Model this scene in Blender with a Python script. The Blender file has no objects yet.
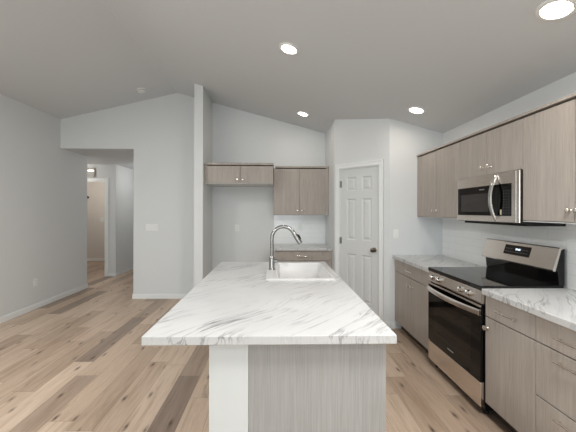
import bpy, bmesh, math, random
from mathutils import Vector, Matrix

# ------------------------------------------------------------------ camera
S = bpy.context.scene
COL = S.collection
F_PX, YAW, CX, CY, ROLL, CAM_H = 310.65, 0.0217, 281.99, 211.08, 0.0021, 1.4578
cam_d = bpy.data.cameras.new('camera')
cam_d.sensor_fit = 'HORIZONTAL'
cam_d.sensor_width = 36.0
cam_d.lens = F_PX / 576.0 * 36.0
cam_d.shift_x = (288.0 - CX) / 576.0
cam_d.shift_y = (CY - 216.0) / 576.0
cam_d.clip_start = 0.05
cam = bpy.data.objects.new('camera', cam_d)
COL.objects.link(cam)
cam.matrix_world = (Matrix.Translation((0, 0, CAM_H)) @ Matrix.Rotation(-YAW, 4, 'Z')
                    @ Matrix.Rotation(math.pi / 2, 4, 'X') @ Matrix.Rotation(ROLL, 4, 'Z'))
S.camera = cam

# ------------------------------------------------------------------ world, light, exposure
world = bpy.data.worlds.new('world')
S.world = world
world.use_nodes = True
world.node_tree.nodes['Background'].inputs[0].default_value = (0.80, 0.90, 1.0, 1)
world.node_tree.nodes['Background'].inputs[1].default_value = 1.0

def area_light(name, loc, rot, sx, sy, power, color):
    d = bpy.data.lights.new(name, 'AREA')
    d.shape = 'RECTANGLE'
    d.size, d.size_y, d.energy, d.color = sx, sy, power, color
    o = bpy.data.objects.new(name, d)
    o.location = loc
    o.rotation_euler = rot
    COL.objects.link(o)
    return o

REAR = -7.0
# daylight through the glazed openings of the rear wall (behind the camera), shining towards +Y
WINDOWS = [(-2.95, -1.45, 0.35, 2.35), (-1.05, 1.35, 0.06, 2.35)]
for (x0, x1, z0, z1) in WINDOWS:
    area_light('daylight_rear', ((x0 + x1) / 2, REAR - 0.02, (z0 + z1) / 2), (math.pi / 2, 0, 0),
               x1 - x0, z1 - z0, 15 * (x1 - x0) * (z1 - z0), (0.83, 0.935, 1.0))

S.view_settings.view_transform = 'Standard'
S.view_settings.look = 'None'
S.view_settings.gamma = 1.0
S.view_settings.use_curve_mapping = False
S.view_settings.exposure = 0.1
DOWNLIGHT_W = 2.1
# overhead fill lights added out of frame, with no fittings of their own: x, y, watts
OVERHEAD_FILLS = [(-2.7, 1.7, 36), (-2.2, 0.7, 28), (0.95, 0.8, 38), (1.5, -0.2, 16)]

# ------------------------------------------------------------------ materials
def lin(c):
    return tuple(((v / 255) / 12.92 if v / 255 <= 0.04045 else ((v / 255 + 0.055) / 1.055) ** 2.4) for v in c) + (1,)

class NT:
    def __init__(self, m):
        self.t = m.node_tree
        self.n = self.t.nodes
        self.b = self.n['Principled BSDF']
    def new(self, kind, **kw):
        x = self.n.new(kind)
        for k, v in kw.items():
            setattr(x, k, v)
        return x
    def link(self, a, b):
        self.t.links.new(a, b)
    def math(self, op, a, b=None, c=None):
        x = self.n.new('ShaderNodeMath')
        x.operation = op
        for i, v in enumerate((a, b, c)):
            if v is None:
                continue
            if isinstance(v, (int, float)):
                x.inputs[i].default_value = v
            else:
                self.link(v, x.inputs[i])
        return x.outputs[0]
    def ramp(self, fac, stops, interp='LINEAR'):
        x = self.n.new('ShaderNodeValToRGB')
        x.color_ramp.interpolation = interp
        el = x.color_ramp.elements
        while len(el) < len(stops):
            el.new(0.5)
        for e, (p, c) in zip(el, stops):
            e.position = p
            e.color = c if len(c) == 4 else tuple(c) + (1,)
        self.link(fac, x.inputs[0])
        return x.outputs[0]
    def mix(self, fac, a, b, blend='MIX'):
        x = self.n.new('ShaderNodeMix')
        x.data_type = 'RGBA'
        x.blend_type = blend
        for s, v in ((x.inputs[0], fac), (x.inputs[6], a), (x.inputs[7], b)):
            if isinstance(v, (int, float)):
                s.default_value = v
            elif isinstance(v, tuple):
                s.default_value = v
            else:
                self.link(v, s)
        return x.outputs[2]
    def obj(self):
        return self.n.new('ShaderNodeTexCoord').outputs['Object']
    def mapping(self, vec, scale=(1, 1, 1), rot=(0, 0, 0), loc=(0, 0, 0)):
        x = self.n.new('ShaderNodeMapping')
        x.inputs['Scale'].default_value = scale
        x.inputs['Rotation'].default_value = rot
        x.inputs['Location'].default_value = loc
        self.link(vec, x.inputs[0])
        return x.outputs[0]
    def noise(self, vec, scale=5, detail=4, rough=0.55, dist=0.0):
        x = self.n.new('ShaderNodeTexNoise')
        x.inputs['Scale'].default_value = scale
        x.inputs['Detail'].default_value = detail
        x.inputs['Roughness'].default_value = rough
        x.inputs['Distortion'].default_value = dist
        self.link(vec, x.inputs['Vector'])
        return x.outputs[0]
    def bump(self, h, strength=0.1, dist=0.002):
        x = self.n.new('ShaderNodeBump')
        x.inputs['Strength'].default_value = strength
        x.inputs['Distance'].default_value = dist
        self.link(h, x.inputs['Height'])
        self.link(x.outputs[0], self.b.inputs['Normal'])

def mat(name, color=(200, 200, 200), rough=0.5, metal=0.0, spec=0.5, emit=None, estr=0.0):
    m = bpy.data.materials.new(name)
    m.use_nodes = True
    b = m.node_tree.nodes['Principled BSDF']
    b.inputs['Base Color'].default_value = lin(color)
    b.inputs['Roughness'].default_value = rough
    b.inputs['Metallic'].default_value = metal
    b.inputs['Specular IOR Level'].default_value = spec
    if emit:
        b.inputs['Emission Color'].default_value = lin(emit)
        b.inputs['Emission Strength'].default_value = estr
    return m

M = {}

def paint(name, color, rough=0.6):
    m = mat(name, color, rough, spec=0.3)
    t = NT(m)
    n = t.noise(t.obj(), scale=90, detail=3)
    t.bump(n, 0.12, 0.0015)                       # light orange-peel of rolled wall paint
    return m

M['wall'] = paint('wall_paint', (221, 223, 223))
M['ceil'] = paint('ceiling_paint', (216, 219, 221), 0.8)
M['trim'] = mat('white_trim_paint', (236, 238, 237), 0.35)
M['door'] = mat('white_door_paint', (214, 216, 215), 0.4)
M['half'] = paint('half_wall_paint', (220, 223, 222), 0.5)
M['warm'] = paint('hall_room_paint', (220, 214, 206))
M['underside'] = mat('white_melamine', (214, 215, 213), 0.5)
M['white'] = mat('white_plastic', (236, 237, 234), 0.35)
M['sink'] = mat('white_composite', (218, 217, 216), 0.22)
M['black'] = mat('black_enamel', (14, 14, 15), 0.28)
M['blackmat'] = mat('black_matte', (16, 15, 15), 0.6)
M['glass'] = mat('black_glass', (6, 6, 7), 0.04, spec=0.5)
M['window'] = mat('oven_window_glass', (14, 12, 11), 0.05, spec=0.4)
M['ovenglass'] = mat('oven_door_glass', (6, 6, 6), 0.05, spec=0.3)
M['mwindow'] = mat('microwave_window_mesh', (54, 52, 51), 0.2, spec=0.4)
M['nickel'] = mat('brushed_nickel', (242, 237, 230), 0.22, 1.0)
M['chrome'] = mat('polished_steel', (205, 203, 200), 0.16, 1.0)
M['faucet'] = mat('brushed_faucet_steel', (158, 156, 153), 0.2, 1.0)
M['grey'] = mat('grey_marking', (150, 150, 152), 0.5)
M['cream'] = mat('cream_sticker', (214, 205, 170), 0.6)
M['slotgrey'] = mat('lamp_housing_grey', (176, 172, 166), 0.5)
M['slot'] = mat('outlet_slot', (120, 120, 118), 0.6)
M['hinge'] = mat('satin_hinge', (150, 148, 143), 0.35, 0.9)
M['kick'] = mat('dark_toe_kick', (70, 62, 55), 0.7)
M['lens'] = mat('lamp_lens', (255, 255, 255), 0.5, emit=(255, 250, 244), estr=9.0)
M['digits'] = mat('clock_digits', (220, 235, 255), 0.5, emit=(215, 232, 255), estr=1.5)
M['bronze'] = mat('aged_metal', (120, 108, 96), 0.25, 1.0)

def stainless():
    m = mat('brushed_stainless', (200, 190, 180), 0.3, 1.0)
    t = NT(m)
    v = t.mapping(t.obj(), scale=(3, 220, 220))
    n = t.noise(v, scale=3, detail=3)
    c = t.ramp(n, [(0.3, lin((222, 215, 208))), (0.7, lin((238, 232, 226)))])
    t.link(c, t.b.inputs['Base Color'])
    t.link(t.math('MULTIPLY_ADD', n, 0.10, 0.18), t.b.inputs['Roughness'])
    return m
M['steel'] = stainless()

def wood(name, dark, mid, light):
    m = mat(name, mid, 0.5, spec=0.35)
    t = NT(m)
    o = t.obj()
    fine = t.noise(t.mapping(o, scale=(260, 260, 5)), scale=1, detail=4, rough=0.6)
    mid_n = t.noise(t.mapping(o, scale=(55, 55, 1.6)), scale=1, detail=4, rough=0.55, dist=0.3)
    big = t.noise(t.mapping(o, scale=(10, 10, 0.7)), scale=1, detail=2)
    s = t.math('ADD', t.math('MULTIPLY', fine, 0.56), t.math('MULTIPLY', mid_n, 0.20))
    s = t.math('ADD', s, t.math('MULTIPLY', big, 0.24))
    c = t.ramp(s, [(0.36, lin(dark)), (0.5, lin(mid)), (0.63, lin(light))])
    t.link(c, t.b.inputs['Base Color'])
    t.bump(fine, 0.15, 0.0006)
    return m
M['wood'] = wood('greige_woodgrain_laminate', (154, 145, 137), (172, 163, 155), (184, 176, 168))
M['panel'] = wood('grey_woodgrain_laminate', (156, 154, 151), (168, 167, 164), (178, 177, 175))

def marble():
    m = mat('white_marble_laminate', (232, 230, 227), 0.28, spec=0.45)
    t = NT(m)
    o = t.obj()
    warp = t.noise(t.mapping(o, scale=(1.6, 1.6, 1.6)), scale=1.5, detail=5, rough=0.6)
    comb = t.new('ShaderNodeVectorMath', operation='ADD')
    sc = t.new('ShaderNodeVectorMath', operation='SCALE')
    tn = t.new('ShaderNodeTexNoise')
    tn.inputs['Scale'].default_value = 2.2
    tn.inputs['Detail'].default_value = 5
    t.link(o, tn.inputs['Vector'])
    t.link(tn.outputs['Color'], sc.inputs[0])
    sc.inputs['Scale'].default_value = 0.13
    t.link(o, comb.inputs[0])
    t.link(sc.outputs[0], comb.inputs[1])
    def vein(scale, width, loc):
        r = t.mapping(comb.outputs[0], scale=(1, 1, 1), rot=(0, 0, math.radians(-49)), loc=loc)
        r = t.mapping(r, scale=scale)
        n = t.noise(r, scale=1, detail=4, rough=0.55, dist=0.12)
        a = t.math('ABSOLUTE', t.math('SUBTRACT', n, 0.5))
        return t.math('SUBTRACT', 1.0, t.math('MINIMUM', t.math('DIVIDE', a, width), 1.0))
    v1 = vein((0.35, 4.2, 1.2), 0.009, (3.1, 0.4, 0))
    v2 = vein((0.75, 13, 3.0), 0.024, (0.3, 7.7, 0))
    mask = t.noise(t.mapping(o, scale=(1, 1, 1), loc=(4, 2.3, 0)), scale=2.4, detail=3)
    mk = t.ramp(mask, [(0.42, (0, 0, 0)), (0.62, (1, 1, 1))])
    mask2 = t.noise(t.mapping(o, loc=(9, 5.3, 1)), scale=1.7, detail=3)
    mk2 = t.ramp(mask2, [(0.40, (0.30, 0.30, 0.30)), (0.60, (1, 1, 1))])
    v3 = vein((1.1, 26, 4.0), 0.030, (5.3, 2.2, 0))
    mask3 = t.noise(t.mapping(o, loc=(1, 8.3, 4)), scale=2.0, detail=2)
    mk3 = t.ramp(mask3, [(0.38, (0, 0, 0)), (0.60, (1, 1, 1))])
    a3 = t.math('MULTIPLY', t.math('MULTIPLY', v3, mk3), 0.20)
    a1 = t.math('MULTIPLY', t.math('POWER', v1, 1.3), mk2)
    a2 = t.math('MULTIPLY', t.math('MULTIPLY', v2, mk), 0.75)
    tot = t.math('MINIMUM', t.math('ADD', t.math('ADD', t.math('MULTIPLY', a1, 0.9), a2), a3), 1.0)
    cloud = t.ramp(warp, [(0.35, lin((200, 200, 200))), (0.65, lin((209, 209, 208)))])
    c = t.mix(tot, cloud, lin((126, 126, 129)))
    t.link(c, t.b.inputs['Base Color'])
    return m
M['marble'] = marble()

def planks():
    m = mat('oak_plank_flooring', (170, 150, 130), 0.42, spec=0.35)
    t = NT(m)
    o = t.obj()
    sep = t.new('ShaderNodeSeparateXYZ')
    t.link(o, sep.inputs[0])
    W, L = 0.182, 1.25
    u = t.math('DIVIDE', t.math('SUBTRACT', sep.outputs[0], 0.067), W)
    col = t.math('FLOOR', u)
    wn = t.new('ShaderNodeTexWhiteNoise', noise_dimensions='1D')
    t.link(col, wn.inputs['W'])
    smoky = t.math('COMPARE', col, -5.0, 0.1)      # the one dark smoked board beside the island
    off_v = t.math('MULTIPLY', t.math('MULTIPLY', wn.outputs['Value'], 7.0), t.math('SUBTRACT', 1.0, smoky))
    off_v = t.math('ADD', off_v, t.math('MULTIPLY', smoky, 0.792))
    v = t.math('ADD', t.math('DIVIDE', sep.outputs[1], L), off_v)
    row = t.math('FLOOR', v)
    idv = t.new('ShaderNodeCombineXYZ')
    t.link(col, idv.inputs[0])
    t.link(row, idv.inputs[1])
    pn = t.new('ShaderNodeTexWhiteNoise', noise_dimensions='2D')
    t.link(idv.outputs[0], pn.inputs['Vector'])
    tone = t.ramp(pn.outputs['Value'], [(0.0, lin((149, 132, 119))), (0.16, lin((182, 160, 140))),
                                        (0.5, lin((197, 175, 155))), (1.0, lin((208, 187, 167)))])
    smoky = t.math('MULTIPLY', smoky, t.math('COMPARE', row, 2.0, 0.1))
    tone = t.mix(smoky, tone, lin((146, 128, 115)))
    # grain coordinates are shifted per plank
    off = t.new('ShaderNodeVectorMath', operation='SCALE')
    t.link(pn.outputs['Color'], off.inputs[0])
    off.inputs['Scale'].default_value = 40.0
    add = t.new('ShaderNodeVectorMath', operation='ADD')
    t.link(o, add.inputs[0])
    t.link(off.outputs[0], add.inputs[1])
    g = add.outputs[0]
    fine = t.noise(t.mapping(g, scale=(95, 4.5, 1)), scale=1, detail=5, rough=0.65, dist=0.4)
    broad = t.noise(t.mapping(g, scale=(16, 1.3, 1)), scale=1, detail=4, rough=0.6, dist=0.8)
    streak = t.ramp(broad, [(0.36, (0.84, 0.81, 0.78)), (0.50, (1, 1, 1)), (0.70, (1.05, 1.05, 1.05))])
    c = t.mix(1.0, tone, streak, 'MULTIPLY')
    fr = t.ramp(fine, [(0.34, (0.86, 0.84, 0.82)), (0.58, (1.03, 1.03, 1.03))])
    c = t.mix(0.8, c, fr, 'MULTIPLY')
    # smoky heart streaks
    hs = t.noise(t.mapping(g, scale=(9, 0.9, 1), loc=(2, 8, 3)), scale=1, detail=5, rough=0.7, dist=0.6)
    hm = t.ramp(hs, [(0.60, (0, 0, 0)), (0.70, (1, 1, 1))])
    c = t.mix(t.math('MULTIPLY', hm, 0.42), c, lin((112, 93, 78)))
    # knots
    vo = t.new('ShaderNodeTexVoronoi', feature='F1', voronoi_dimensions='2D')
    vo.inputs['Scale'].default_value = 1.0
    wob = t.noise(t.mapping(g, scale=(30, 12, 1)), scale=1, detail=3)
    t.link(t.mapping(g, scale=(7.5, 2.4, 1)), vo.inputs['Vector'])
    rad = t.math('MULTIPLY_ADD', wob, 0.14, -0.07)
    dist = t.math('ADD', vo.outputs['Distance'], rad)
    sepc = t.new('ShaderNodeSeparateColor')
    t.link(vo.outputs['Color'], sepc.inputs[0])
    gate = t.math('GREATER_THAN', sepc.outputs[0], 0.60)
    kn = t.math('SUBTRACT', 1.0, t.math('MINIMUM', t.math('DIVIDE', t.math('MAXIMUM', dist, 0.0), 0.16), 1.0))
    kn = t.math('MULTIPLY', t.math('POWER', kn, 1.4), gate)
    c = t.mix(t.math('MULTIPLY', kn, 0.95), c, lin((66, 48, 38)))
    # seams
    fu = t.math('FRACT', u)
    eu = t.math('MINIMUM', fu, t.math('SUBTRACT', 1.0, fu))
    su = t.math('LESS_THAN', eu, 0.007)
    fv = t.math('FRACT', v)
    ev = t.math('MINIMUM', fv, t.math('SUBTRACT', 1.0, fv))
    sv = t.math('LESS_THAN', ev, 0.0012)
    seam = t.math('MAXIMUM', su, sv)
    c = t.mix(t.math('MULTIPLY', seam, 0.55), c, lin((92, 76, 62)))
    t.link(c, t.b.inputs['Base Color'])
    t.link(t.math('MULTIPLY_ADD', fine, 0.15, 0.36), t.b.inputs['Roughness'])
    t.bump(t.math('SUBTRACT', fine, seam), 0.12, 0.001)
    return m
M['floor'] = planks()

def tiles():
    m = mat('white_subway_tile', (228, 231, 230), 0.16, spec=0.5)
    t = NT(m)
    br = t.new('ShaderNodeTexBrick')
    br.inputs['Color1'].default_value = lin((243, 244, 243))
    br.inputs['Color2'].default_value = lin((241, 242, 241))
    br.inputs['Mortar'].default_value = lin((226, 228, 227))
    br.inputs['Scale'].default_value = 1.0
    br.inputs['Mortar Size'].default_value = 0.0016
    br.inputs['Brick Width'].default_value = 0.305
    br.inputs['Row Height'].default_value = 0.078
    sep = t.new('ShaderNodeSeparateXYZ')
    t.link(t.obj(), sep.inputs[0])
    cmb = t.new('ShaderNodeCombineXYZ')
    t.link(t.math('ADD', sep.outputs[0], sep.outputs[1]), cmb.inputs[0])
    t.link(sep.outputs[2], cmb.inputs[1])
    t.link(cmb.outputs[0], br.inputs['Vector'])
    t.link(br.outputs['Color'], t.b.inputs['Base Color'])
    t.bump(t.math('SUBTRACT', 1.0, br.outputs['Fac']), 0.25, 0.001)
    return m
M['tile'] = tiles()

# ------------------------------------------------------------------ mesh helpers
def box(bm, x0, x1, y0, y1, z0, z1, bevel=0.0, seg=2):
    vs = [bm.verts.new((x, y, z)) for x in (x0, x1) for y in (y0, y1) for z in (z0, z1)]
    q = [(0, 1, 3, 2), (4, 6, 7, 5), (0, 4, 5, 1), (2, 3, 7, 6), (0, 2, 6, 4), (1, 5, 7, 3)]
    fs = [bm.faces.new([vs[i] for i in f]) for f in q]
    if bevel:
        es = list({e for f in fs for e in f.edges})
        bmesh.ops.bevel(bm, geom=es, offset=bevel, segments=seg, profile=0.5, affect='EDGES')
    return bm

def prism(bm, poly, axis, a, b):
    """extrude a 2D polygon along x, y or z from a to b"""
    def p(u, v, w):
        return {'x': (w, u, v), 'y': (u, w, v), 'z': (u, v, w)}[axis]
    A = [bm.verts.new(p(u, v, a)) for u, v in poly]
    B = [bm.verts.new(p(u, v, b)) for u, v in poly]
    bm.faces.new(A)
    bm.faces.new(list(reversed(B)))
    n = len(poly)
    for i in range(n):
        bm.faces.new([A[i], B[i], B[(i + 1) % n], A[(i + 1) % n]])
    return bm

def tube(bm, pts, rad, n=16, cap=True):
    pts = [Vector(p) for p in pts]
    rads = rad if isinstance(rad, (list, tuple)) else [rad] * len(pts)
    rings = []
    ref = None
    for i, p in enumerate(pts):
        d = (pts[min(i + 1, len(pts) - 1)] - pts[max(i - 1, 0)]).normalized()
        if ref is None:
            ref = d.orthogonal().normalized()
        ref = (ref - d * ref.dot(d)).normalized()
        s = d.cross(ref)
        rings.append([bm.verts.new(p + (ref * math.cos(2 * math.pi * k / n) + s * math.sin(2 * math.pi * k / n)) * rads[i])
                      for k in range(n)])
    for a, b in zip(rings, rings[1:]):
        for k in range(n):
            bm.faces.new([a[k], a[(k + 1) % n], b[(k + 1) % n], b[k]])
    if cap:
        bm.faces.new(list(reversed(rings[0])))
        bm.faces.new(rings[-1])
    return bm

def lathe(bm, prof, mtx=Matrix.Identity(4), n=24):
    """prof: list of (radius, height) turned about local z, closed at the ends"""
    rings = []
    for r, h in prof:
        rings.append([bm.verts.new(mtx @ Vector((r * math.cos(2 * math.pi * k / n), r * math.sin(2 * math.pi * k / n), h)))
                      for k in range(n)])
    for a, b in zip(rings, rings[1:]):
        for k in range(n):
            bm.faces.new([a[k], a[(k + 1) % n], b[(k + 1) % n], b[k]])
    bm.faces.new(list(reversed(rings[0])))
    bm.faces.new(rings[-1])
    return bm

def B():
    return bmesh.new()

def obj(name, bm, m, parent=None, smooth=False, label=None, loc=None, rotz=0):
    bmesh.ops.recalc_face_normals(bm, faces=bm.faces[:])
    me = bpy.data.meshes.new(name)
    bm.to_mesh(me)
    bm.free()
    me.materials.append(m)
    if smooth:
        me.shade_smooth()
        try:
            me.set_sharp_from_angle(angle=math.radians(38))
        except Exception:
            pass
    o = bpy.data.objects.new(name, me)
    COL.objects.link(o)
    if parent:
        o.parent = parent
    if label:
        o['label'] = label
    if loc:
        o.location = loc
        o.rotation_euler = (0, 0, rotz)
    return o

def tag(o, label, cat, group=None):
    o['label'] = label
    o['category'] = cat
    if group:
        o['group'] = group
    return o

def thing(name, label, cat, loc, rotz=0, group=None):
    o = bpy.data.objects.new(name, None)
    o.empty_display_size = 0.1
    o.location = loc
    o.rotation_euler = (0, 0, rotz)
    COL.objects.link(o)
    return tag(o, label, cat, group)

def struct(name, bm, m, label=None, parent=None, smooth=False):
    o = obj(name, bm, m, parent, smooth)
    o['kind'] = 'structure'
    if label:
        o['label'] = label
        o['category'] = 'room'
    return o

# ------------------------------------------------------------------ the room
XL, XR, YB = -3.546, 2.095, 5.204
RX, RZ, KL, KR = -1.63, 3.42, 0.2375, 0.265          # ridge and the two ceiling slopes
def ceil_z(x):
    return RZ - (KL * (RX - x) if x < RX else KR * (x - RX))
YE = 3.835                                             # end wall of the range run
AX, BX = 1.421, 0.842                                 # the two ends of the angled pantry wall
BY = YE + (AX - BX)
HALL_H = 2.485
TH = 0.12

bm = B(); box(bm, -7.2, XR + 0.3, REAR - 0.3, 10.2, -0.12, 0.0)
struct('floor', bm, M['floor'], 'wide oak plank floor with knots running away from the camera')

bm = B()
xa, xb = XL - 0.3, XR + 0.3
prism(bm, [(xa, ceil_z(xa)), (RX, RZ), (xb, ceil_z(xb)), (xb, RZ + 0.5), (xa, RZ + 0.5)], 'y', REAR - 0.3, YB + 0.1)
struct('ceiling', bm, M['ceil'], 'pale grey vaulted ceiling with a low ridge')

def gable(x0, x1, z0, y0, y1, bm):
    xs = [x0] + ([RX] if x0 < RX < x1 else []) + [x1]
    top = [(x, ceil_z(x) + 0.02) for x in reversed(xs)]
    prism(bm, [(x0, z0), (x1, z0)] + top, 'y', y0, y1)

# left wall: long run, then a gap for the side corridor, then its far piece
bm = B(); box(bm, XL - TH, XL, REAR - 0.12, 5.937, 0, ceil_z(XL) + 0.02)
wl = struct('wall_left', bm, M['wall'], 'long grey left wall ending at the hallway')
bm = B(); box(bm, XL - TH, XL, 6.987, 9.3, 0, HALL_H + 0.02)
struct('wall_hallway', bm, M['wall'])
bm = B(); box(bm, XL - 2.6, XL - TH, 6.987, 6.987 + TH, 2.105, HALL_H + 0.02)
box(bm, -3.755, XL - TH, 6.987, 6.987 + TH, 0, 2.105)
box(bm, XL - 2.6, -4.60, 6.987, 6.987 + TH, 0, 2.105)
struct('wall_corridor', bm, M['wall'])
bm = B(); box(bm, XL - 2.6, XL - TH, 5.937 - TH, 5.937, 0, HALL_H + 0.02)
struct('wall_corridor_near', bm, M['wall'])
bm = B(); box(bm, XL - 2.72, XL - 2.6, 5.8, 9.4, 0, HALL_H + 0.02)
struct('wall_corridor_end', bm, M['wall'])
bm = B(); box(bm, XL - 2.72, XL - TH, 9.138, 9.138 + TH, 0, HALL_H + 0.02)
struct('wall_room_far', bm, M['warm'])
bm = B(); box(bm, XL - TH, -2.1, 9.2, 9.32, 0, HALL_H + 0.02)
struct('wall_hallway_far', bm, M['wall'])
bm = B(); box(bm, -2.22, -2.1, YB + TH, 9.3, 0, HALL_H + 0.02)
struct('wall_hallway_right', bm, M['wall'])
bm = B(); box(bm, XL - 2.8, XL - TH, 5.75, 9.4, HALL_H, HALL_H + 0.1)
box(bm, XL - TH, -2.0, YB + TH, 9.4, HALL_H, HALL_H + 0.1)
struct('ceiling_hallway', bm, M['ceil'])

# back wall with the hallway opening, and the kitchen part right of the stub wall
OPX = -2.350
bm = B()
gable(XL, OPX, HALL_H, YB, YB + TH, bm)
gable(OPX, 2.4, 0, YB, YB + TH, bm)
struct('wall_back', bm, M['wall'], 'back wall with the hallway opening')
bm = B()
gable(-1.173, -1.048, 0, 4.513, YB, bm)
struct('wall_stub', bm, M['wall'], 'narrow white stub wall beside the fridge nook')

# pantry: return, angled wall with door opening, end wall
bm = B(); box(bm, BX, BX + 0.10, BY + 0.03, YB, 0, ceil_z(BX) + 0.02)
struct('wall_pantry_side', bm, M['wall'])
ANG_L = (AX - BX) * math.sqrt(2)
ang = bpy.data.objects.new('wall_pantry', None)
DX0, DX1, DZ = 0.0925, 0.681, 2.045
bm = B()
zt = ceil_z(BX) + 0.15
box(bm, 0, DX0, 0, 0.10, 0, zt)
box(bm, DX1, ANG_L, 0, 0.10, 0, zt)
box(bm, DX0, DX1, 0, 0.10, DZ, zt)
o = struct('wall_pantry', bm, M['wall'], 'angled pantry wall with white door')
bpy.data.objects.remove(ang)
o.location = (BX, BY, 0); o.rotation_euler = (0, 0, -math.pi / 4)
bm = B(); gable(AX, XR + 0.1, 0, YE, YE + 0.10, bm)
struct('wall_end', bm, M['wall'], 'short end wall at the far end of the range counter')
bm = B(); box(bm, XR, XR + TH, REAR - 0.12, YB + 0.1, 0, ceil_z(XR) + 0.02)
struct('wall_right', bm, M['wall'], 'right kitchen wall behind the range')

# rear wall behind the camera, with the glazed openings
bm = B()
y0, y1 = REAR - 0.12, REAR
xs = [XL] + [v for w in WINDOWS for v in (w[0], w[1])] + [XR]
for i in range(0, len(xs), 2):
    gable(xs[i], xs[i + 1], 0, y0, y1, bm)
for (x0, x1, z0, z1) in WINDOWS:
    box(bm, x0, x1, y0, y1, 0, z0)
    gable(x0, x1, z1, y0, y1, bm)
struct('wall_rear', bm, M['wall'])
for i, (x0, x1, z0, z1) in enumerate(WINDOWS):
    bm = B()
    for a, b in ((x0, x0 + 0.05), (x1 - 0.05, x1), ((x0 + x1) / 2 - 0.03, (x0 + x1) / 2 + 0.03)):
        box(bm, a, b, REAR - 0.10, REAR - 0.04, z0, z1)
    for a, b in ((z0, z0 + 0.05), (z1 - 0.05, z1)):
        box(bm, x0, x1, REAR - 0.10, REAR - 0.04, a, b)
    struct('window_%d' % (i + 1), bm, M['trim'])

# baseboards
BBH, BBT = 0.078, 0.013
def bb(name, *boxes):
    bm = B()
    for b_ in boxes:
        box(bm, *b_, 0, BBH, bevel=0.003)
    return struct(name, bm, M['trim'])
bb('baseboard_left', (XL, XL + BBT, REAR, 5.937), (XL - TH, XL + BBT, 5.937, 5.937 + BBT))
bb('baseboard_hallway', (XL, XL + BBT, 6.987 - BBT, 9.2), (-3.69, XL + BBT, 6.987 - BBT, 6.987))
bb('baseboard_back', (OPX - BBT, -1.173, YB - BBT, YB), (OPX - BBT, OPX, YB, YB + TH))
bb('baseboard_stub', (-1.173 - BBT, -1.173, 4.513 - BBT, YB), (-1.173, -1.048, 4.513 - BBT, 4.513))
bb('baseboard_nook', (-1.048, -0.02, YB - BBT, YB), (-1.048, -1.048 + BBT, 4.513, YB))
bb('baseboard_room', (XL - 2.6, XL - TH, 9.138 - BBT, 9.138))
bb('baseboard_end', (AX + 0.01, 1.487, YE - BBT, YE))
bm = B(); box(bm, 0, 0.034, -BBT, 0, 0, BBH, bevel=0.003); box(bm, 0.745, ANG_L + 0.012, -BBT, 0, 0, BBH, bevel=0.003)
o = struct('baseboard_pantry', bm, M['trim']); o.location = (BX, BY, 0); o.rotation_euler = (0, 0, -math.pi / 4)
bb('baseboard_rear', (XL, -1.15, REAR, REAR + BBT), (1.45, XR, REAR, REAR + BBT))

# hallway door casing (the doorway to the beige room)
bm = B()
yh = 6.987
box(bm, -3.784, -3.696, yh - 0.018, yh, 0, 2.105, bevel=0.003)
box(bm, -4.66, -4.572, yh - 0.018, yh, 0, 2.105, bevel=0.003)
box(bm, -4.66, -3.696, yh - 0.020, yh, 2.09, 2.175, bevel=0.003)
box(bm, -3.784, -3.755, yh, yh + TH, 0, 2.105)
box(bm, -4.60, -4.572, yh, yh + TH, 0, 2.105)
struct('trim_1', bm, M['trim'], 'white casing of the doorway deep in the hallway')

# tiled backsplashes, 8 mm proud of the walls
bm = B(); box(bm, XR - 0.008, XR, 1.24, YE - 0.0, 0.905, 1.40)
box(bm, XR - 0.008, XR, 2.174, 2.932, 1.40, 1.76)
struct('trim_2', bm, M['tile'], 'white tiled backsplash behind the range')
bm = B(); box(bm, -0.02, BX, YB - 0.008, YB, 0.905, 1.41)
struct('trim_3', bm, M['tile'], 'white tiled backsplash above the back counter')

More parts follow.
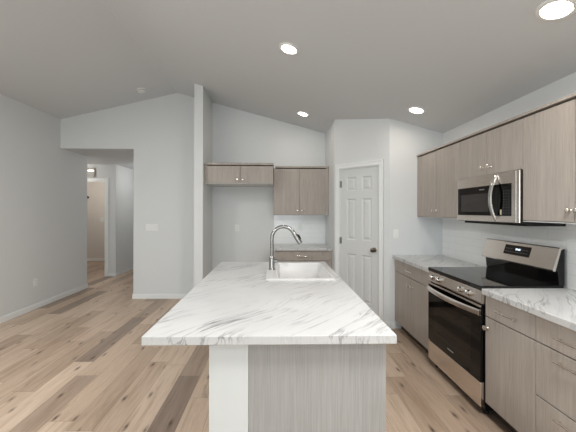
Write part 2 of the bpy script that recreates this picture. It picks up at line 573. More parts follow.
# ------------------------------------------------------------------ pantry door (setting)
def pantry_door():
    RZ45 = -math.pi / 4
    root = bpy.data.objects.new('door_1', None)
    root.location = (BX, BY, 0); root.rotation_euler = (0, 0, RZ45)
    COL.objects.link(root)
    root['kind'] = 'structure'; root['label'] = 'white six panel pantry door in the angled wall'; root['category'] = 'door'
    w0, w1, z0, z1 = DX0 + 0.008, DX1 - 0.008, 0.012, 2.035
    W = w1 - w0
    xs = [0, 0.098, 0.248, 0.330, 0.480, W]
    k = W / 0.5775
    xs = [0, 0.098 * k, 0.246 * k, 0.3315 * k, 0.4795 * k, W]
    zs = [z0, 0.235, 0.875, 1.065, 1.63, 1.735, 1.925, z1]
    bm = B()
    yf = 0.012
    def quad(a, b, c, d):
        bm.faces.new([bm.verts.new(v) for v in (a, b, c, d)])
    def rect(x0, x1, za, zb, y):
        return [(w0 + x0, y, za), (w0 + x1, y, za), (w0 + x1, y, zb), (w0 + x0, y, zb)]
    for i in range(5):
        for j in range(7):
            x0, x1, za, zb = xs[i], xs[i + 1], zs[j], zs[j + 1]
            if i in (1, 3) and j in (1, 3, 5):
                loops = [rect(x0, x1, za, zb, yf)]
                for d, y in ((0.014, yf + 0.013), (0.024, yf + 0.013), (0.046, yf + 0.003)):
                    loops.append(rect(x0 + d, x1 - d, za + d, zb - d, y))
                for a, b in zip(loops, loops[1:]):
                    for q in range(4):
                        quad(a[q], a[(q + 1) % 4], b[(q + 1) % 4], b[q])
                quad(*loops[-1])
            else:
                quad(*rect(x0, x1, za, zb, yf))
    # edges and back
    yb = yf + 0.035
    c = rect(0, W, z0, z1, yf); d = rect(0, W, z0, z1, yb)
    for q in range(4):
        quad(c[q], c[(q + 1) % 4], d[(q + 1) % 4], d[q])
    quad(*d)
    bmesh.ops.remove_doubles(bm, verts=bm.verts[:], dist=1e-5)
    obj('door_slab', bm, M['door'], root)
    # casing
    bm = B()
    c0, c1, ct = DX0 - 0.062, DX1 + 0.062, DZ + 0.068
    box(bm, c0, DX0 - 0.004, -0.018, 0, 0, ct, bevel=0.004)
    box(bm, DX1 + 0.004, c1, -0.018, 0, 0, ct, bevel=0.004)
    box(bm, c0, c1, -0.019, 0, DZ + 0.004, ct, bevel=0.004)
    for x0, x1 in ((c0, c0 + 0.016), (c1 - 0.016, c1)):
        box(bm, x0, x1, -0.023, 0, 0, ct + 0.001, bevel=0.003)
    box(bm, c0, c1, -0.024, 0, ct - 0.016, ct + 0.001, bevel=0.003)
    obj('door_casing', bm, M['trim'], root)
    bm = B()
    box(bm, DX0, DX0 + 0.006, 0.0, 0.10, 0, DZ); box(bm, DX1 - 0.006, DX1, 0.0, 0.10, 0, DZ)
    box(bm, DX0, DX1, 0.0, 0.10, DZ - 0.008, DZ)
    obj('door_jamb', bm, M['trim'], root)
    kx = w1 - 0.062
    mt = Matrix.Translation((kx, yf, 0.958)) @ Matrix.Rotation(math.pi / 2, 4, 'X')
    bm = B()
    lathe(bm, [(0.031, 0), (0.031, 0.004), (0.026, 0.009), (0.013, 0.012), (0.012, 0.03), (0.018, 0.036),
               (0.027, 0.046), (0.0285, 0.056), (0.024, 0.066), (0.010, 0.070)], mt, 28)
    obj('door_knob', bm, M['bronze'], root, True, label='round metal door knob')
    for z in (0.25, 1.05, 1.835):
        bm = B()
        tube(bm, [(DX0 + 0.004, 0.004, z - 0.045), (DX0 + 0.004, 0.004, z + 0.045)], 0.0065, 12)
        box(bm, DX0 + 0.004, DX0 + 0.026, 0.0095, 0.0125, z - 0.045, z + 0.045)
        obj('hinge', bm, M['hinge'], root, True)
pantry_door()

# ------------------------------------------------------------------ cabinets
def knob(bm, x, y, z):
    mt = Matrix.Translation((x, y, z)) @ Matrix.Rotation(math.pi / 2, 4, 'X')
    return lathe(bm, [(0.009, 0), (0.007, 0.003), (0.005, 0.008), (0.005, 0.016), (0.010, 0.019),
                      (0.0160, 0.023), (0.0160, 0.029), (0.012, 0.032)], mt, 18)

def pull(bm, xc, y, z, ln=0.166):
    for s in (-1, 1):
        tube(bm, [(xc + s * (ln / 2 - 0.016), y, z), (xc + s * (ln / 2 - 0.016), y - 0.028, z)], 0.0048, 10)
    tube(bm, [(xc - ln / 2, y - 0.029, z), (xc + ln / 2, y - 0.029, z)], 0.006, 12)
    return bm

def front(bm, x0, x1, z0, z1, g=0.0022):
    return box(bm, x0 + g, x1 - g, 0.0, 0.0185, z0 + g, z1 - g, bevel=0.0012, seg=1)

def door(root, x0, x1, z0, z1, kx, kz):
    d = obj('cabinet_door', front(B(), x0, x1, z0, z1), M['wood'], root)
    obj('knob', knob(B(), kx, 0.0, kz), M['nickel'], d, True, label='round nickel knob')
    return d

def drawer(root, x0, x1, z0, z1, ln=0.166):
    d = obj('drawer_front', front(B(), x0, x1, z0, z1), M['wood'], root)
    obj('handle', pull(B(), (x0 + x1) / 2, 0.0, (z0 + z1) / 2 + 0.0, ln), M['nickel'], d, True, label='nickel bar handle')
    return d

def carcass(root, w, dep, z0, z1, kick=False):
    bm = box(B(), 0.0005, w - 0.0005, 0.024, dep, z0, z1 if kick else z1 - 0.011)
    if not kick:
        box(bm, 0.0005, w - 0.0005, 0.20, dep, z1 - 0.012, z1 + 0.003)      # cleat that carries the top board
    obj('cabinet_body', bm, M['wood'], root)
    if not kick:
        obj('bottom_panel', box(B(), 0.001, w - 0.001, 0.0, dep, -0.006, -0.0005), M['underside'], root, label='white underside panel')
    if kick:
        obj('toe_kick', box(B(), 0.001, w - 0.001, 0.085, dep, 0.0, z0), M['kick'], root)

def top_trim(root, x0, x1, dep, z0, z1, ends=''):
    bm = B()
    box(bm, x0, x1, -0.010, dep, z0 + 0.003, z1, bevel=0.0015, seg=1)
    obj('top_trim', bm, M['wood'], root)

RUN = -math.pi / 2                 # the range run faces -X
XF = 1.487                         # front face of the base cabinets
G_BASE, G_UP = 'lower cabinets along the range wall', 'upper cabinets along the range wall'
CZ = 0.872                         # underside of the counters

# far base cabinet: one drawer over a pair of doors
Y0 = YE - 0.004
r = thing('base_cabinet', 'wood-grain lower cabinet with one drawer over two doors, left of the stainless range', 'cabinet', (XF, Y0, 0), RUN, G_BASE)
w = Y0 - 2.938
carcass(r, w, 0.60, 0.105, CZ, True)
obj('filler_strip', box(B(), 0.001, 0.028, 0.002, 0.0235, 0.105, CZ), M['wood'], r)
drawer(r, 0.028, w, 0.722, CZ - 0.004)
door(r, 0.028, 0.028 + (w - 0.028) / 2, 0.108, 0.719, 0.028 + (w - 0.028) / 2 - 0.042, 0.636)
door(r, 0.028 + (w - 0.028) / 2, w, 0.108, 0.719, 0.028 + (w - 0.028) / 2 + 0.042, 0.636)

# narrow base cabinet right of the range
r = thing('base_cabinet', 'narrow wood-grain lower cabinet, one drawer over a single door, right of the range', 'cabinet', (XF, 2.166, 0), RUN, G_BASE)
w = 2.166 - 1.741
carcass(r, w, 0.60, 0.105, CZ, True)
drawer(r, 0.0, w, 0.722, CZ - 0.004)
door(r, 0.0, w, 0.108, 0.719, 0.026, 0.645)
# drawer bank
r = thing('drawer_cabinet', 'wood-grain cabinet of three stacked drawers at the right edge of the photo', 'cabinet', (XF, 1.741, 0), RUN, G_BASE)
w = 0.457
carcass(r, w, 0.60, 0.105, CZ, True)
for za, zb in ((0.722, CZ - 0.004), (0.418, 0.719), (0.108, 0.415)):
    d = obj('drawer_front', front(B(), 0, w, za, zb), M['wood'], r)
    zh = (za + zb) / 2 if zb - za < 0.2 else zb - 0.048
    obj('handle', pull(B(), w / 2, 0.0, zh), M['nickel'], d, True, label='nickel bar handle')

# upper cabinets
XU, UZ0, UZ1, UT = 1.7665, 1.392, 2.135, 2.156
DU = XR - XU
r = thing('wall_cabinet', 'two door wood-grain upper cabinet between the white end wall and the microwave', 'cabinet', (XU, Y0, UZ0), RUN, G_UP)
w = Y0 - 2.937
carcass(r, w, DU, 0, UZ1 - UZ0)
obj('filler_strip', box(B(), 0.001, 0.026, 0.002, 0.0205, 0, UZ1 - UZ0), M['wood'], r)
c = 0.026 + (w - 0.026) / 2
door(r, 0.026, c, 0.002, UZ1 - UZ0 - 0.009, c - 0.045, 0.075)
door(r, c, w, 0.002, UZ1 - UZ0 - 0.009, c + 0.045, 0.075)
top_trim(r, 0.0, w, DU, UZ1 - UZ0, UT - UZ0)

MZ = 1.760
r = thing('wall_cabinet', 'short two door wood-grain upper cabinet directly above the microwave', 'cabinet', (XU, 2.937, MZ), RUN, G_UP)
w = 2.937 - 2.181
carcass(r, w, DU, 0, UZ1 - MZ)
door(r, 0, w / 2, 0.002, UZ1 - MZ - 0.009, w / 2 - 0.046, 0.066)
door(r, w / 2, w, 0.002, UZ1 - MZ - 0.009, w / 2 + 0.046, 0.066)
top_trim(r, 0.0, w, DU, UZ1 - MZ, UT - MZ)

r = thing('wall_cabinet', 'tall wood-grain upper cabinet right of the microwave, cut by the photo edge', 'cabinet', (XU, 2.181, UZ0), RUN, G_UP)
w = 0.772
carcass(r, w, DU, 0, UZ1 - UZ0)
door(r, 0, w / 2, 0.002, UZ1 - UZ0 - 0.009, w / 2 - 0.026, 0.075)
door(r, w / 2, w, 0.002, UZ1 - UZ0 - 0.009, w / 2 + 0.026, 0.075)
top_trim(r, 0.0, w, DU, UZ1 - UZ0, UT - UZ0)

# back wall: fridge cabinet, upper cabinet, base cabinet (facing -Y)
YF = 4.60
r = thing('fridge_cabinet', 'wide low wood-grain cabinet hung above the empty fridge nook', 'cabinet', (-1.046, YF, 1.866), 0, 'cabinets on the back wall')
w = 1.016
carcass(r, w, YB - YF - 0.002, 0, UZ1 - 1.866)
obj('filler_strip', box(B(), 0.001, 0.040, 0.002, 0.0205, 0, UZ1 - 1.866), M['wood'], r)
c = 0.040 + (w - 0.040) / 2
door(r, 0.040, c, 0.002, UZ1 - 1.875, c - 0.042, 0.056)
door(r, c, w, 0.002, UZ1 - 1.875, c + 0.042, 0.056)
top_trim(r, 0.0, w + 0.004, YB - YF - 0.002, UZ1 - 1.866, UT + 0.012 - 1.866)

YU = 4.878
r = thing('wall_cabinet', 'two door wood-grain upper cabinet above the short back counter', 'cabinet', (-0.026, YU, 1.398), 0, 'cabinets on the back wall')
w = BX + 0.024
carcass(r, w, YB - YU - 0.010, 0, UZ1 - 1.398)
obj('filler_strip', box(B(), w - 0.045, w - 0.001, 0.002, 0.0205, 0, UZ1 - 1.398), M['wood'], r)
c = (w - 0.045) / 2
door(r, 0, c, 0.002, UZ1 - 1.407, c - 0.040, 0.068)
door(r, c, w - 0.045, 0.002, UZ1 - 1.407, c + 0.040, 0.068)
top_trim(r, 0.026, w, YB - YU - 0.010, UZ1 - 1.398, UT + 0.008 - 1.398)

YBC = 4.585
r = thing('base_cabinet', 'wood-grain lower cabinet with top drawer under the short back counter', 'cabinet', (-0.004, YBC, 0), 0, 'cabinets on the back wall')
w = BX - 0.0
carcass(r, w, YB - YBC - 0.002, 0.105, CZ, True)
obj('filler_strip', box(B(), w - 0.040, w - 0.001, 0.002, 0.0235, 0.105, CZ), M['wood'], r)
drawer(r, 0.0, w - 0.040, 0.722, CZ - 0.004, 0.166)
c = (w - 0.040) / 2
door(r, 0, c, 0.108, 0.719, c - 0.040, 0.64)
door(r, c, w - 0.040, 0.108, 0.719, c + 0.040, 0.64)

# ------------------------------------------------------------------ worktops
CT = 0.914
def counter(name, x0, x1, y0, y1, label):
    bm = box(B(), x0, x1, y0, y1, CZ + 0.003, CT, bevel=0.003)
    o = obj(name, bm, M['marble'])
    return tag(o, label, 'countertop', 'marble-look wall countertops')
XC = 1.459
counter('countertop', XC, XR - 0.009, 2.9385, YE - 0.001, 'marble-look countertop piece left of the range, under the light switch')
counter('countertop', XC, XR - 0.009, 1.265, 2.1655, 'marble-look countertop piece right of the range, over the bar-handled drawers')
counter('countertop', -0.022, BX - 0.001, 4.558, YB - 0.009, 'short pale countertop on the back wall seen behind the faucet')

# island top with the sink cut-out
IX0, IX1, IY0, IY1 = -0.577, 0.5357, 1.353, 3.336
SX0, SX1, SY0, SY1 = -0.075, 0.484, 2.421, 3.257
hx0, hx1, hy0, hy1 = SX0 + 0.018, SX1 - 0.014, SY0 + 0.014, SY1 - 0.014
bm = B()
def ring(z):
    return ([bm.verts.new((x, y, z)) for x, y in ((IX0, IY0), (IX1, IY0), (IX1, IY1), (IX0, IY1))],
            [bm.verts.new((x, y, z)) for x, y in ((hx0, hy0), (hx1, hy0), (hx1, hy1), (hx0, hy1))])
ot, it = ring(CT); ob, ib = ring(CZ + 0.003)
outer_edges = []
for i in range(4):
    j = (i + 1) % 4
    bm.faces.new([ot[i], ot[j], it[j], it[i]])
    bm.faces.new([ob[j], ob[i], ib[i], ib[j]])
    bm.faces.new([ot[j], ot[i], ob[i], ob[j]])
    bm.faces.new([it[i], it[j], ib[j], ib[i]])
    outer_edges.append(bm.edges.get((ot[i], ot[j])))
    outer_edges.append(bm.edges.get((ot[i], ob[i])))
    outer_edges.append(bm.edges.get((ob[i], ob[j])))
bmesh.ops.bevel(bm, geom=outer_edges, offset=0.003, segments=2, profile=0.5, affect='EDGES')
tag(obj('island_countertop', bm, M['marble']), 'large white marble-look countertop with grey veins on the kitchen island', 'countertop')

# ------------------------------------------------------------------ island base
BX0, BXM, BX1, BY0, BY1 = -0.293, -0.119, 0.502, 1.39, 3.30
r = thing('kitchen_island', 'kitchen island base with white half wall and grey wood-grain end panel', 'island', ((BX0 + BX1) / 2, (BY0 + BY1) / 2, 0))
ox, oy = (BX0 + BX1) / 2, (BY0 + BY1) / 2
def ib_(x0, x1, y0, y1, z0, z1, bevel=0.0):
    return box(B(), x0 - ox, x1 - ox, y0 - oy, y1 - oy, z0, z1, bevel)
obj('half_wall', ib_(BX0, BXM, BY0, BY1, 0, CZ + 0.002), M['half'], r, label='white painted half wall')
obj('end_panel', ib_(BXM + 0.001, BX1, BY0 + 0.004, BY0 + 0.022, 0, CZ + 0.002, 0.001), M['panel'], r, label='grey wood-grain end panel')
obj('end_panel', ib_(BXM + 0.001, BX1, BY1 - 0.020, BY1, 0, CZ + 0.002, 0.001), M['panel'], r)
# cabinet bodies around the sink bowl
bm = B()
a0, a1 = BXM + 0.002, BX1 - 0.020
box(bm, a0 - ox, a1 - ox, BY0 + 0.0225 - oy, SY0 - 0.03 - oy, 0.105, CZ)
box(bm, a0 - ox, a1 - ox, SY0 - 0.03 - oy, BY1 - 0.0205 - oy, 0.105, 0.62)
obj('cabinet_body', bm, M['wood'], r)
obj('toe_kick', ib_(a0, BX1 - 0.085, BY0 + 0.0225, BY1 - 0.0205, 0, 0.105), M['kick'], r)
obj('baseboard', ib_(BX0 - BBT, BX0, BY0, BY1, 0, BBH, 0.003), M['trim'], r)
# doors of the island on its kitchen side (facing the range)
segs = [1.415, 1.87, 2.395, 2.835, 3.278]
for i, (ya, yb_) in enumerate(zip(segs, segs[1:])):
    bm = box(B(), a1 + 0.001 - ox, BX1 - ox, ya + 0.0016 - oy, yb_ - 0.0016 - oy, 0.108, CZ - 0.004, 0.0012)
    d = obj('cabinet_door', bm, M['wood'], r)
    kb = B()
    mt = Matrix.Translation((BX1 - ox, (yb_ - 0.04 if i % 2 == 0 else ya + 0.04) - oy, 0.79)) @ Matrix.Rotation(math.pi / 2, 4, 'Y')
    lathe(kb, [(0.009, 0), (0.005, 0.008), (0.005, 0.016), (0.0145, 0.023), (0.0145, 0.029), (0.011, 0.032)], mt, 16)
    obj('knob', kb, M['nickel'], d, True)

# ------------------------------------------------------------------ sink
def sink():
    r = thing('kitchen_sink', 'white drop-in sink set into the far end of the marble-look island top', 'sink', ((SX0 + SX1) / 2, (SY0 + SY1) / 2, CT))
    ox, oy = (SX0 + SX1) / 2, (SY0 + SY1) / 2
    bm = B()
    def loop(x0, x1, y0, y1, z, rad):
        pts = []
        for cx, cy, a in ((x1 - rad, y1 - rad, 0), (x0 + rad, y1 - rad, 90), (x0 + rad, y0 + rad, 180), (x1 - rad, y0 + rad, 270)):
            for k in range(5):
                t = math.radians(a + 90 * k / 4)
                pts.append(bm.verts.new((cx + rad * math.cos(t) - ox, cy + rad * math.sin(t) - oy, z - CT)))
        return pts
    i0, i1, j0, j1 = 0.022, 0.455, 2.485, 3.200
    Ls = [loop(SX0 + 0.02, SX1 - 0.016, SY0 + 0.016, SY1 - 0.016, CT - 0.05, 0.012),
          loop(SX0 + 0.02, SX1 - 0.016, SY0 + 0.016, SY1 - 0.016, CT + 0.0005, 0.012),
          loop(SX0, SX1, SY0, SY1, CT + 0.0005, 0.018),
          loop(SX0, SX1, SY0, SY1, CT + 0.008, 0.018),
          loop(SX0 + 0.004, SX1 - 0.004, SY0 + 0.004, SY1 - 0.004, CT + 0.011, 0.016),
          loop(i0 - 0.006, i1 + 0.006, j0 - 0.006, j1 + 0.006, CT + 0.010, 0.034),
          loop(i0, i1, j0, j1, CT + 0.003, 0.030),
          loop(i0 + 0.010, i1 - 0.010, j0 + 0.010, j1 - 0.010, CT - 0.17, 0.03),
          loop(i0 + 0.024, i1 - 0.024, j0 + 0.024, j1 - 0.024, CT - 0.19, 0.03),
          loop((i0 + i1) / 2 - 0.06, (i0 + i1) / 2 + 0.06, (j0 + j1) / 2 - 0.06, (j0 + j1) / 2 + 0.06, CT - 0.195, 0.055)]
    for a, b in zip(Ls, Ls[1:]):
        for k in range(20):
            bm.faces.new([a[k], a[(k + 1) % 20], b[(k + 1) % 20], b[k]])
    bm.faces.new(Ls[-1])
    # outside of the bowl, below the counter
    o1 = Ls[0]
    o2 = loop(i0 - 0.002, i1 + 0.002, j0 - 0.002, j1 + 0.002, CT - 0.20, 0.03)
    for k in range(20):
        bm.faces.new([o1[k], o1[(k + 1) % 20], o2[(k + 1) % 20], o2[k]])
    bm.faces.new(o2)
    obj('sink_bowl', bm, M['sink'], r, True)
    bm = B()
    lathe(bm, [(0.05, -0.1945), (0.05, -0.1915), (0.042, -0.1905), (0.036, -0.193), (0.008, -0.193)],
          Matrix.Translation(((i0 + i1) / 2 - ox, (j0 + j1) / 2 - oy, 0)), 24)
    obj('drain', bm, M['chrome'], r, True)
sink()

# ------------------------------------------------------------------ faucet
def faucet():
    fx, fy, fz = -0.030, 2.836, CT + 0.0108
    r = thing('faucet', 'tall polished steel gooseneck faucet standing on the rim of the white sink', 'faucet', (fx, fy, fz))
    bm = B()
    lathe(bm, [(0.030, 0), (0.030, 0.004), (0.0275, 0.008), (0.026, 0.014), (0.0255, 0.10), (0.0235, 0.112), (0.019, 0.120)], n=28)
    obj('faucet_body', bm, M['faucet'], r, True)
    bm = B()
    R, top = 0.105, 1.322 - fz - 0.006
    pts = [(0, 0, 0.115), (0, 0, 0.19), (0, 0, top - R - 0.012)]
    for k in range(1, 15):
        a = math.pi - math.pi * k / 16.5
        pts.append((R + R * math.cos(a), 0, top - R + R * math.sin(a)))
    obj('neck', tube(bm, pts, 0.0165, 20), M['faucet'], r, True)
    p = Vector(pts[-1]); d = (p - Vector(pts[-2])).normalized()
    bm = B()
    q = [p - d * 0.004, p + d * 0.002, p + d * 0.02, p + d * 0.085, p + d * 0.112, p + d * 0.116]
    tube(bm, q, [0.0168, 0.0182, 0.0188, 0.0225, 0.0225, 0.017], 20)
    hd = obj('spray_head', bm, M['faucet'], r, True)
    bm = B()
    side = Vector((-d.z, 0, d.x))
    if side.x < 0:
        side = -side
    b0 = p + d * 0.05 + side * 0.021
    tube(bm, [b0 - d * 0.018 - side * 0.006, b0 - d * 0.006 + side * 0.004, b0 + d * 0.02 + side * 0.004, b0 + d * 0.034 - side * 0.004], 0.0085, 10)
    obj('spray_button', bm, M['blackmat'], hd, True, label='black spray button')
    bm = B()
    lathe(bm, [(0.017, 0.018), (0.017, 0.05), (0.012, 0.054)], Matrix.Translation((0, 0, 0.078)) @ Matrix.Rotation(math.pi / 2, 4, 'Y'), 20)
    tube(bm, [(0.046, 0, 0.082), (0.075, -0.002, 0.088), (0.125, -0.006, 0.098)], [0.0075, 0.0065, 0.005], 12)
    obj('lever', bm, M['faucet'], r, True)
faucet()

# ------------------------------------------------------------------ range
def kitchen_range():
    Yr0 = 2.9345
    r = thing('kitchen_range', 'freestanding stainless electric range with black glass oven door and cooktop', 'range', (1.459, Yr0, 0), RUN)
    W = 0.7645
    bm = B()
    box(bm, 0.003, W - 0.003, 0.030, 0.615, 0.045, 0.893)
    obj('body', bm, M['black'], r)
    obj('cooktop', box(B(), 0.0, W, 0.0, 0.600, 0.896, 0.928, bevel=0.004), M['glass'], r)
    bm = B()
    for cx, cy, rr in ((0.19, 0.16, 0.105), (0.57, 0.16, 0.088), (0.19, 0.40, 0.075), (0.57, 0.40, 0.095)):
        for k in range(40):
            a0, a1 = 2 * math.pi * k / 40, 2 * math.pi * (k + 1) / 40
            vs = [bm.verts.new((cx + q * math.cos(a), cy + q * math.sin(a), 0.9284)) for q, a in
                  ((rr, a0), (rr, a1), (rr + 0.0025, a1), (rr + 0.0025, a0))]
            bm.faces.new(vs)
    bm.free()
    # slanted stainless control strip
    bm = prism(B(), [(0.030, 0.803), (0.004, 0.803), (0.001, 0.812), (0.006, 0.894), (0.030, 0.894)], 'x', 0.002, W - 0.002)
    cp = obj('control_panel', bm, M['steel'], r)
    for kx in (0.100, 0.205, 0.530, 0.632):
        mt = Matrix.Translation((kx, 0.004, 0.849)) @ Matrix.Rotation(math.pi / 2 - 0.06, 4, 'X')
        bm = B()
        lathe(bm, [(0.027, 0), (0.027, 0.005), (0.022, 0.007), (0.0215, 0.028), (0.019, 0.031)], mt, 24)
        k = obj('control_knob', bm, M['chrome'], r, True)
        bm = B()
        pm = Matrix.Translation((kx, 0.004, 0.849)) @ Matrix.Rotation(math.pi / 2 - 0.06, 4, 'X')
        box(bm, -0.004, 0.004, -0.0185, 0.0185, 0.030, 0.038, bevel=0.002)
        bmesh.ops.transform(bm, matrix=pm, verts=bm.verts[:])
        obj('grip', bm, M['chrome'], k, True)
    # oven door
    bm = box(B(), 0.006, W - 0.006, 0.0, 0.030, 0.248, 0.788, bevel=0.003)
    d = obj('oven_door', bm, M['ovenglass'], r, label='black glass oven door')
    bm = box(B(), 0.11, W - 0.11, -0.0008, 0.002, 0.335, 0.655, bevel=0.0005, seg=1)
    obj('oven_window', bm, M['window'], d)
    bm = B()
    box(bm, 0.006, W - 0.006, -0.0014, 0.010, 0.776, 0.790, bevel=0.001)
    obj('door_top_trim', bm, M['steel'], d, label='stainless strip along the top of the oven door')
    # bowed bar handle
    bm = B()
    n = 24
    rows = []
    for i in range(n + 1):
        t = i / n
        x = 0.006 + (W - 0.012) * t
        y = -0.014 - 0.044 * math.sin(math.pi * t) ** 0.7
        prof = [(y + 0.012, 0.760), (y, 0.752), (y - 0.003, 0.738), (y, 0.722), (y + 0.012, 0.716), (y + 0.016, 0.738)]
        rows.append([bm.verts.new((x, py, pz)) for py, pz in prof])
    for a, b in zip(rows, rows[1:]):
        for k in range(6):
            bm.faces.new([a[k], a[(k + 1) % 6], b[(k + 1) % 6], b[k]])
    bm.faces.new(rows[0]); bm.faces.new(list(reversed(rows[-1])))
    box(bm, 0.006, 0.030, -0.012, 0.004, 0.716, 0.760, bevel=0.002)
    box(bm, W - 0.030, W - 0.006, -0.012, 0.004, 0.716, 0.760, bevel=0.002)
    obj('door_handle', bm, M['steel'], d, True, label='bowed stainless door handle')
    bm = B()
    x = 0.337
    for ww in (0.007, 0.009, 0.006, 0.009, 0.008, 0.009, 0.007, 0.009):
        box(bm, x, x + ww, -0.0008, 0.001, 0.296, 0.305)
        x += ww + 0.003
    obj('emblem', bm, M['grey'], d, label='tiny grey maker lettering')
    obj('storage_drawer', box(B(), 0.006, W - 0.006, 0.002, 0.030, 0.066, 0.241, bevel=0.003), M['steel'], r, label='stainless storage drawer')
    for fx in (0.05, W - 0.05):
        for fy in (0.07, 0.55):
            obj('foot', lathe(B(), [(0.02, 0), (0.02, 0.02), (0.012, 0.03), (0.012, 0.046)], Matrix.Translation((fx, fy, 0)), 16), M['blackmat'], r, True)
    # backguard
    bm = prism(B(), [(0.606, 0.929), (0.606, 1.190), (0.576, 1.190), (0.536, 1.036), (0.556, 1.028), (0.566, 0.929)], 'x', 0.002, W - 0.002)
    g = obj('backguard', bm, M['glass'], r, label='black backguard')
    bm = prism(B(), [(0.591, 1.200), (0.573, 1.200), (0.565, 1.194), (0.518, 1.042), (0.521, 1.032), (0.537, 1.030), (0.579, 1.184), (0.591, 1.189)], 'x', 0.0, W)
    obj('backguard_panel', bm, M['steel'], g, label='sloping stainless control panel')
    # tilted display
    p0, p1 = Vector((0, 0.518, 1.042)), Vector((0, 0.565, 1.194))
    up = (p1 - p0).normalized(); nrm = Vector((0, -up.z, up.y))
    def pt(x, t, h):
        q = p0 + up * t + nrm * h
        return (x, q.y, q.z)
    def tilt(bm, x0, x1, t0, t1, h0, h1):
        vs = [bm.verts.new(pt(x, t, h)) for x in (x0, x1) for t in (t0, t1) for h in (h0, h1)]
        for f in [(0, 1, 3, 2), (4, 6, 7, 5), (0, 4, 5, 1), (2, 3, 7, 6), (0, 2, 6, 4), (1, 5, 7, 3)]:
            bm.faces.new([vs[i] for i in f])
        return bm
    ds = obj('display', tilt(B(), 0.262, 0.535, 0.055, 0.138, -0.002, 0.0015), M['glass'], g, label='black control display')
    bm = B()
    for x in (0.386, 0.398, 0.414, 0.426):
        tilt(bm, x, x + 0.008, 0.098, 0.113, 0.001, 0.0022)
    obj('clock_digits', bm, M['digits'], ds, label='small glowing clock digits')
    bm = B()
    for rr, t in enumerate((0.103, 0.078)):
        for k in range(9):
            x = 0.280 + k * 0.027
            if rr == 0 and 3 <= k <= 5:
                continue
            tilt(bm, x, x + 0.014, t, t + 0.005, 0.001, 0.0020)
    obj('touch_keys', bm, mat('key_marking', (112, 112, 114), 0.5), ds)
kitchen_range()

# ------------------------------------------------------------------ microwave
def microwave():
    Ym0, XM = 2.934, 1.738
    r = thing('microwave', 'stainless over-the-range microwave mounted under the short upper cabinet', 'microwave', (XM, Ym0, 1.372), RUN)
    W, H = 0.757, 0.386
    obj('body', box(B(), 0.003, W - 0.001, 0.0145, XR - XM - 0.010, 0.0, H - 0.001), M['black'], r)
    obj('base_vent', box(B(), 0.03, W - 0.004, 0.055, XR - XM - 0.012, -0.020, 0.0, bevel=0.003), M['blackmat'], r)
    xd = 0.548
    bm = box(B(), 0.0, xd - 0.0012, 0.0, 0.014, 0.004, H, bevel=0.004)
    d = obj('microwave_door', bm, M['steel'], r, label='stainless door with black window')
    bm = box(B(), 0.016, xd - 0.0012, -0.0012, 0.004, 0.052, 0.298, bevel=0.0008, seg=1)
    g = obj('door_glass', bm, M['ovenglass'], d, label='black glass door window')
    obj('window_mesh', box(B(), 0.066, 0.440, -0.0018, 0.001, 0.084, 0.236, bevel=0.0004, seg=1), M['mwindow'], g)
    bm = B()
    x = 0.324
    for ww in (0.006, 0.007, 0.008, 0.006, 0.007, 0.007, 0.006):
        box(bm, x, x + ww, -0.0019, 0.001, 0.266, 0.273)
        x += ww + 0.0025
    obj('emblem', bm, M['grey'], d, label='tiny grey maker lettering')
    bm = box(B(), xd, W - 0.030, 0.0, 0.014, 0.004, H, bevel=0.004)
    c = obj('control_panel', bm, M['steel'], r)
    obj('side_strip', box(B(), W - 0.0295, W, 0.001, 0.014, 0.003, H, bevel=0.004), M['steel'], r, label='bright rounded stainless edge')
    kp = obj('keypad', box(B(), xd + 0.001, W - 0.072, -0.0012, 0.004, 0.052, 0.298, bevel=0.0008, seg=1), M['ovenglass'], c, label='black touch keypad')
    bm = B()
    for rr in range(9):
        for k in range(3):
            x = xd + 0.056 + k * 0.026
            z = 0.072 + rr * 0.021
            box(bm, x, x + 0.010, -0.0019, 0.001, z, z + 0.005)
    obj('keys', bm, mat('dim_key_marking', (96, 96, 98), 0.5), kp)
    obj('sticker', box(B(), 0.572, 0.586, -0.002, 0.001, 0.062, 0.100), M['cream'], kp, label='small cream sticker')
    # bowed handle
    bm = B()
    rows = []
    n = 24
    for i in range(n + 1):
        t = i / n
        z = 0.012 + (H - 0.030) * t
        y = -0.004 - 0.052 * math.sin(math.pi * t) ** 0.75
        xs0 = xd - 0.034
        prof = [(xs0, y + 0.010), (xs0 + 0.003, y - 0.002), (xs0 + 0.013, y - 0.005), (xs0 + 0.023, y - 0.002), (xs0 + 0.026, y + 0.010), (xs0 + 0.013, y + 0.014)]
        rows.append([bm.verts.new((px, py, z)) for px, py in prof])
    for a, b in zip(rows, rows[1:]):
        for k in range(6):
            bm.faces.new([a[k], a[(k + 1) % 6], b[(k + 1) % 6], b[k]])
    bm.faces.new(rows[0]); bm.faces.new(list(reversed(rows[-1])))
    obj('door_handle', bm, M['chrome'], d, True, label='bowed polished steel handle')
microwave()

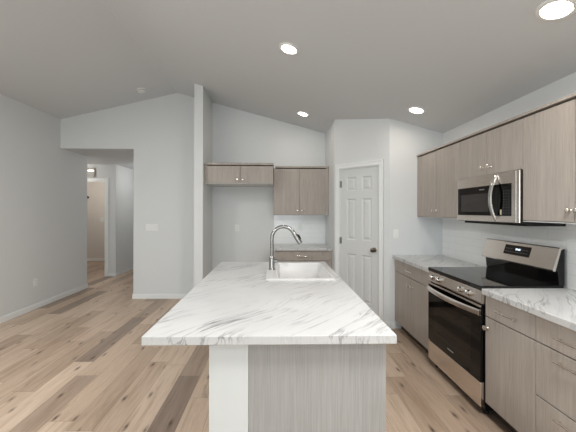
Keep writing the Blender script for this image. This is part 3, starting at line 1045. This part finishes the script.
# ------------------------------------------------------------------ recessed downlights
def downlight(first, x, y, label):
    z = ceil_z(x)
    if first is None:
        r = thing('downlight', label, 'ceiling light', (x, y, z), 0, 'recessed ceiling downlights')
        bm = B()
        lathe(bm, [(0.094, 0.002), (0.094, -0.004), (0.090, -0.008), (0.072, -0.010), (0.070, -0.004), (0.070, 0.001)], n=40)
        obj('trim_ring', bm, M['white'], r, True)
        bm = B()
        lathe(bm, [(0.0695, -0.002), (0.068, -0.0075), (0.050, -0.0095), (0.01, -0.0105)], n=40)
        obj('lens', bm, M['lens'], r, True)
    else:
        r = first.copy()
        COL.objects.link(r)
        for ch in first.children:
            c = ch.copy(); c.parent = r; COL.objects.link(c)
        r.location = (x, y, z)
        r['label'] = label
    r.rotation_euler = (0, math.atan(KR), 0)
    return r
DL = [(0.124, 2.86, 'round ceiling downlight highest over the island, left of the pair by the range'),
      (0.402, 4.528, 'small round ceiling downlight farthest back, near the back cabinets'),
      (1.555, 3.389, 'round ceiling downlight in front of the white end wall'),
      (1.550, 1.681, 'large bright ceiling downlight nearest the camera, over the range side')]
first = None
for (x, y, lb) in DL:
    r = downlight(first, x, y, lb)
    first = first or r
# the lamps in those fittings, and the added overhead fills that have no fitting
for (x, y, watts) in [(x, y, DOWNLIGHT_W) for x, y, _ in DL] + OVERHEAD_FILLS:
    rear = watts != DOWNLIGHT_W
    d = bpy.data.lights.new('overhead_fill' if rear else 'downlight_beam', 'AREA')
    d.shape = 'DISK'
    d.size = 0.55 if rear else 0.13
    d.energy = watts
    d.color = (0.985, 0.985, 0.965) if rear else (1.0, 0.90, 0.78)
    o = bpy.data.objects.new(d.name, d)
    o.location = (x, y, ceil_z(x) - (0.10 if rear else 0.025))
    o.rotation_euler = (0, math.atan(KR) if x > RX else -math.atan(KL), 0)
    COL.objects.link(o)

# ------------------------------------------------------------------ smoke detector
r = thing('smoke_detector', 'small white round smoke detector on the left ceiling slope', 'smoke detector', (-2.062, 4.81, ceil_z(-2.062)))
r.rotation_euler = (0, -math.atan(KL), 0)
obj('base', lathe(B(), [(0.068, 0.002), (0.068, -0.012), (0.062, -0.014)], n=32), M['white'], r, True)
obj('cover', lathe(B(), [(0.058, -0.013), (0.060, -0.020), (0.056, -0.034), (0.042, -0.042), (0.012, -0.044)], n=32), M['white'], r, True)
obj('vent_slots', lathe(B(), [(0.0605, -0.022), (0.0605, -0.026), (0.058, -0.026)], n=32), M['slot'], r, True)

# ------------------------------------------------------------------ wall plates
def plate(name, label, cat, loc, rotz, gangs, kind, group):
    r = thing(name, label, cat, loc, rotz, group)
    w = 0.070 + 0.046 * (gangs - 1)
    obj('cover_plate', box(B(), -w / 2, w / 2, -0.006, 0.0, -0.0575, 0.0575, bevel=0.003), M['white'], r)
    for g in range(gangs):
        x = (g - (gangs - 1) / 2) * 0.046
        if kind == 'switch':
            obj('rocker', box(B(), x - 0.0165, x + 0.0165, -0.010, -0.004, -0.033, 0.033, bevel=0.002), M['trim'], r)
        else:
            s = obj('socket', box(B(), x - 0.0165, x + 0.0165, -0.0085, -0.004, -0.033, 0.033, bevel=0.002), M['trim'], r)
            bm = B()
            for z in (-0.017, 0.017):
                box(bm, x - 0.0075, x - 0.005, -0.0090, -0.006, z - 0.002, z + 0.007)
                box(bm, x + 0.005, x + 0.0075, -0.0090, -0.006, z - 0.002, z + 0.007)
                box(bm, x - 0.002, x + 0.002, -0.0090, -0.006, z - 0.010, z - 0.006)
            obj('slots', bm, M['slot'], s)
plate('light_switch', 'wide white four-gang light switch on the living room back wall', 'light switch', (-2.045, YB, 1.184), 0, 4, 'switch', 'white light switches')
plate('light_switch', 'single white light switch on the end wall above the counter', 'light switch', (1.502, YE, 1.178), 0, 1, 'switch', 'white light switches')
plate('wall_outlet', 'white wall outlet low on the long grey left wall', 'outlet', (XL, 4.668, 0.40), math.pi / 2, 1, 'outlet', 'white wall outlets')
plate('wall_outlet', 'white wall outlet in the middle of the empty fridge nook', 'outlet', (-0.638, YB, 1.174), 0, 1, 'outlet', 'white wall outlets')
plate('wall_outlet', 'white outlet on the tiled backsplash behind the faucet', 'outlet', (0.407, YB - 0.008, 1.185), 0, 1, 'outlet', 'white wall outlets')

# ------------------------------------------------------------------ hallway details
r = thing('wall_light', 'small square grey fixture with a bright oval lamp above the hallway doorway', 'wall light', (-4.075, 6.987, 2.30))
obj('housing', box(B(), -0.078, 0.078, -0.030, 0.0, -0.10, 0.105, bevel=0.004), M['slotgrey'], r)
bm = B()
lathe(bm, [(0.070, 0.0), (0.070, 0.010), (0.055, 0.020), (0.01, 0.024)],
      Matrix.Translation((0, -0.029, 0.042)) @ Matrix.Scale(0.26, 4, (0, 0, 1)) @ Matrix.Rotation(math.pi / 2, 4, 'X'), 28)
obj('lamp_lens', bm, mat('hall_lamp_lens', (255, 255, 255), 0.5, emit=(255, 246, 232), estr=2.5), r, True, label='bright oval lamp lens')

r = thing('wall_hook', 'small dark hook on the beige wall of the far room', 'hook', (-5.43, 9.138, 1.84))
obj('back_plate', lathe(B(), [(0.028, 0), (0.028, 0.006), (0.02, 0.010)], Matrix.Rotation(math.pi / 2, 4, 'X'), 20), M['blackmat'], r, True)
obj('prong', tube(B(), [(0, -0.008, 0), (0, -0.05, -0.012), (0.01, -0.075, -0.02), (0.03, -0.085, 0.018), (0.045, -0.08, 0.035)], 0.014, 10), M['blackmat'], r, True)
plate('light_switch', 'small white light switch inside the beige room past the hallway doorway', 'light switch', (-5.03, 9.138, 1.20), 0, 2, 'switch', 'white light switches')

def point(name, loc, power, color, rad=0.08):
    d = bpy.data.lights.new(name, 'POINT')
    d.energy, d.color, d.shadow_soft_size = power, color, rad
    o = bpy.data.objects.new(name, d)
    o.location = loc
    COL.objects.link(o)
point('far_room_fill', (-4.9, 8.1, 2.30), 15, (1.0, 0.91, 0.83))  # unseen fill added to light the far room, no fitting
point('hallway_fill', (-4.6, 6.4, 2.30), 9, (1.0, 0.93, 0.86))  # unseen fill added to brighten the side corridor
point('hallway_fill', (-2.7, 7.4, 2.25), 9, (1.0, 0.97, 0.94))  # second added fill, hidden from view beside the hallway opening
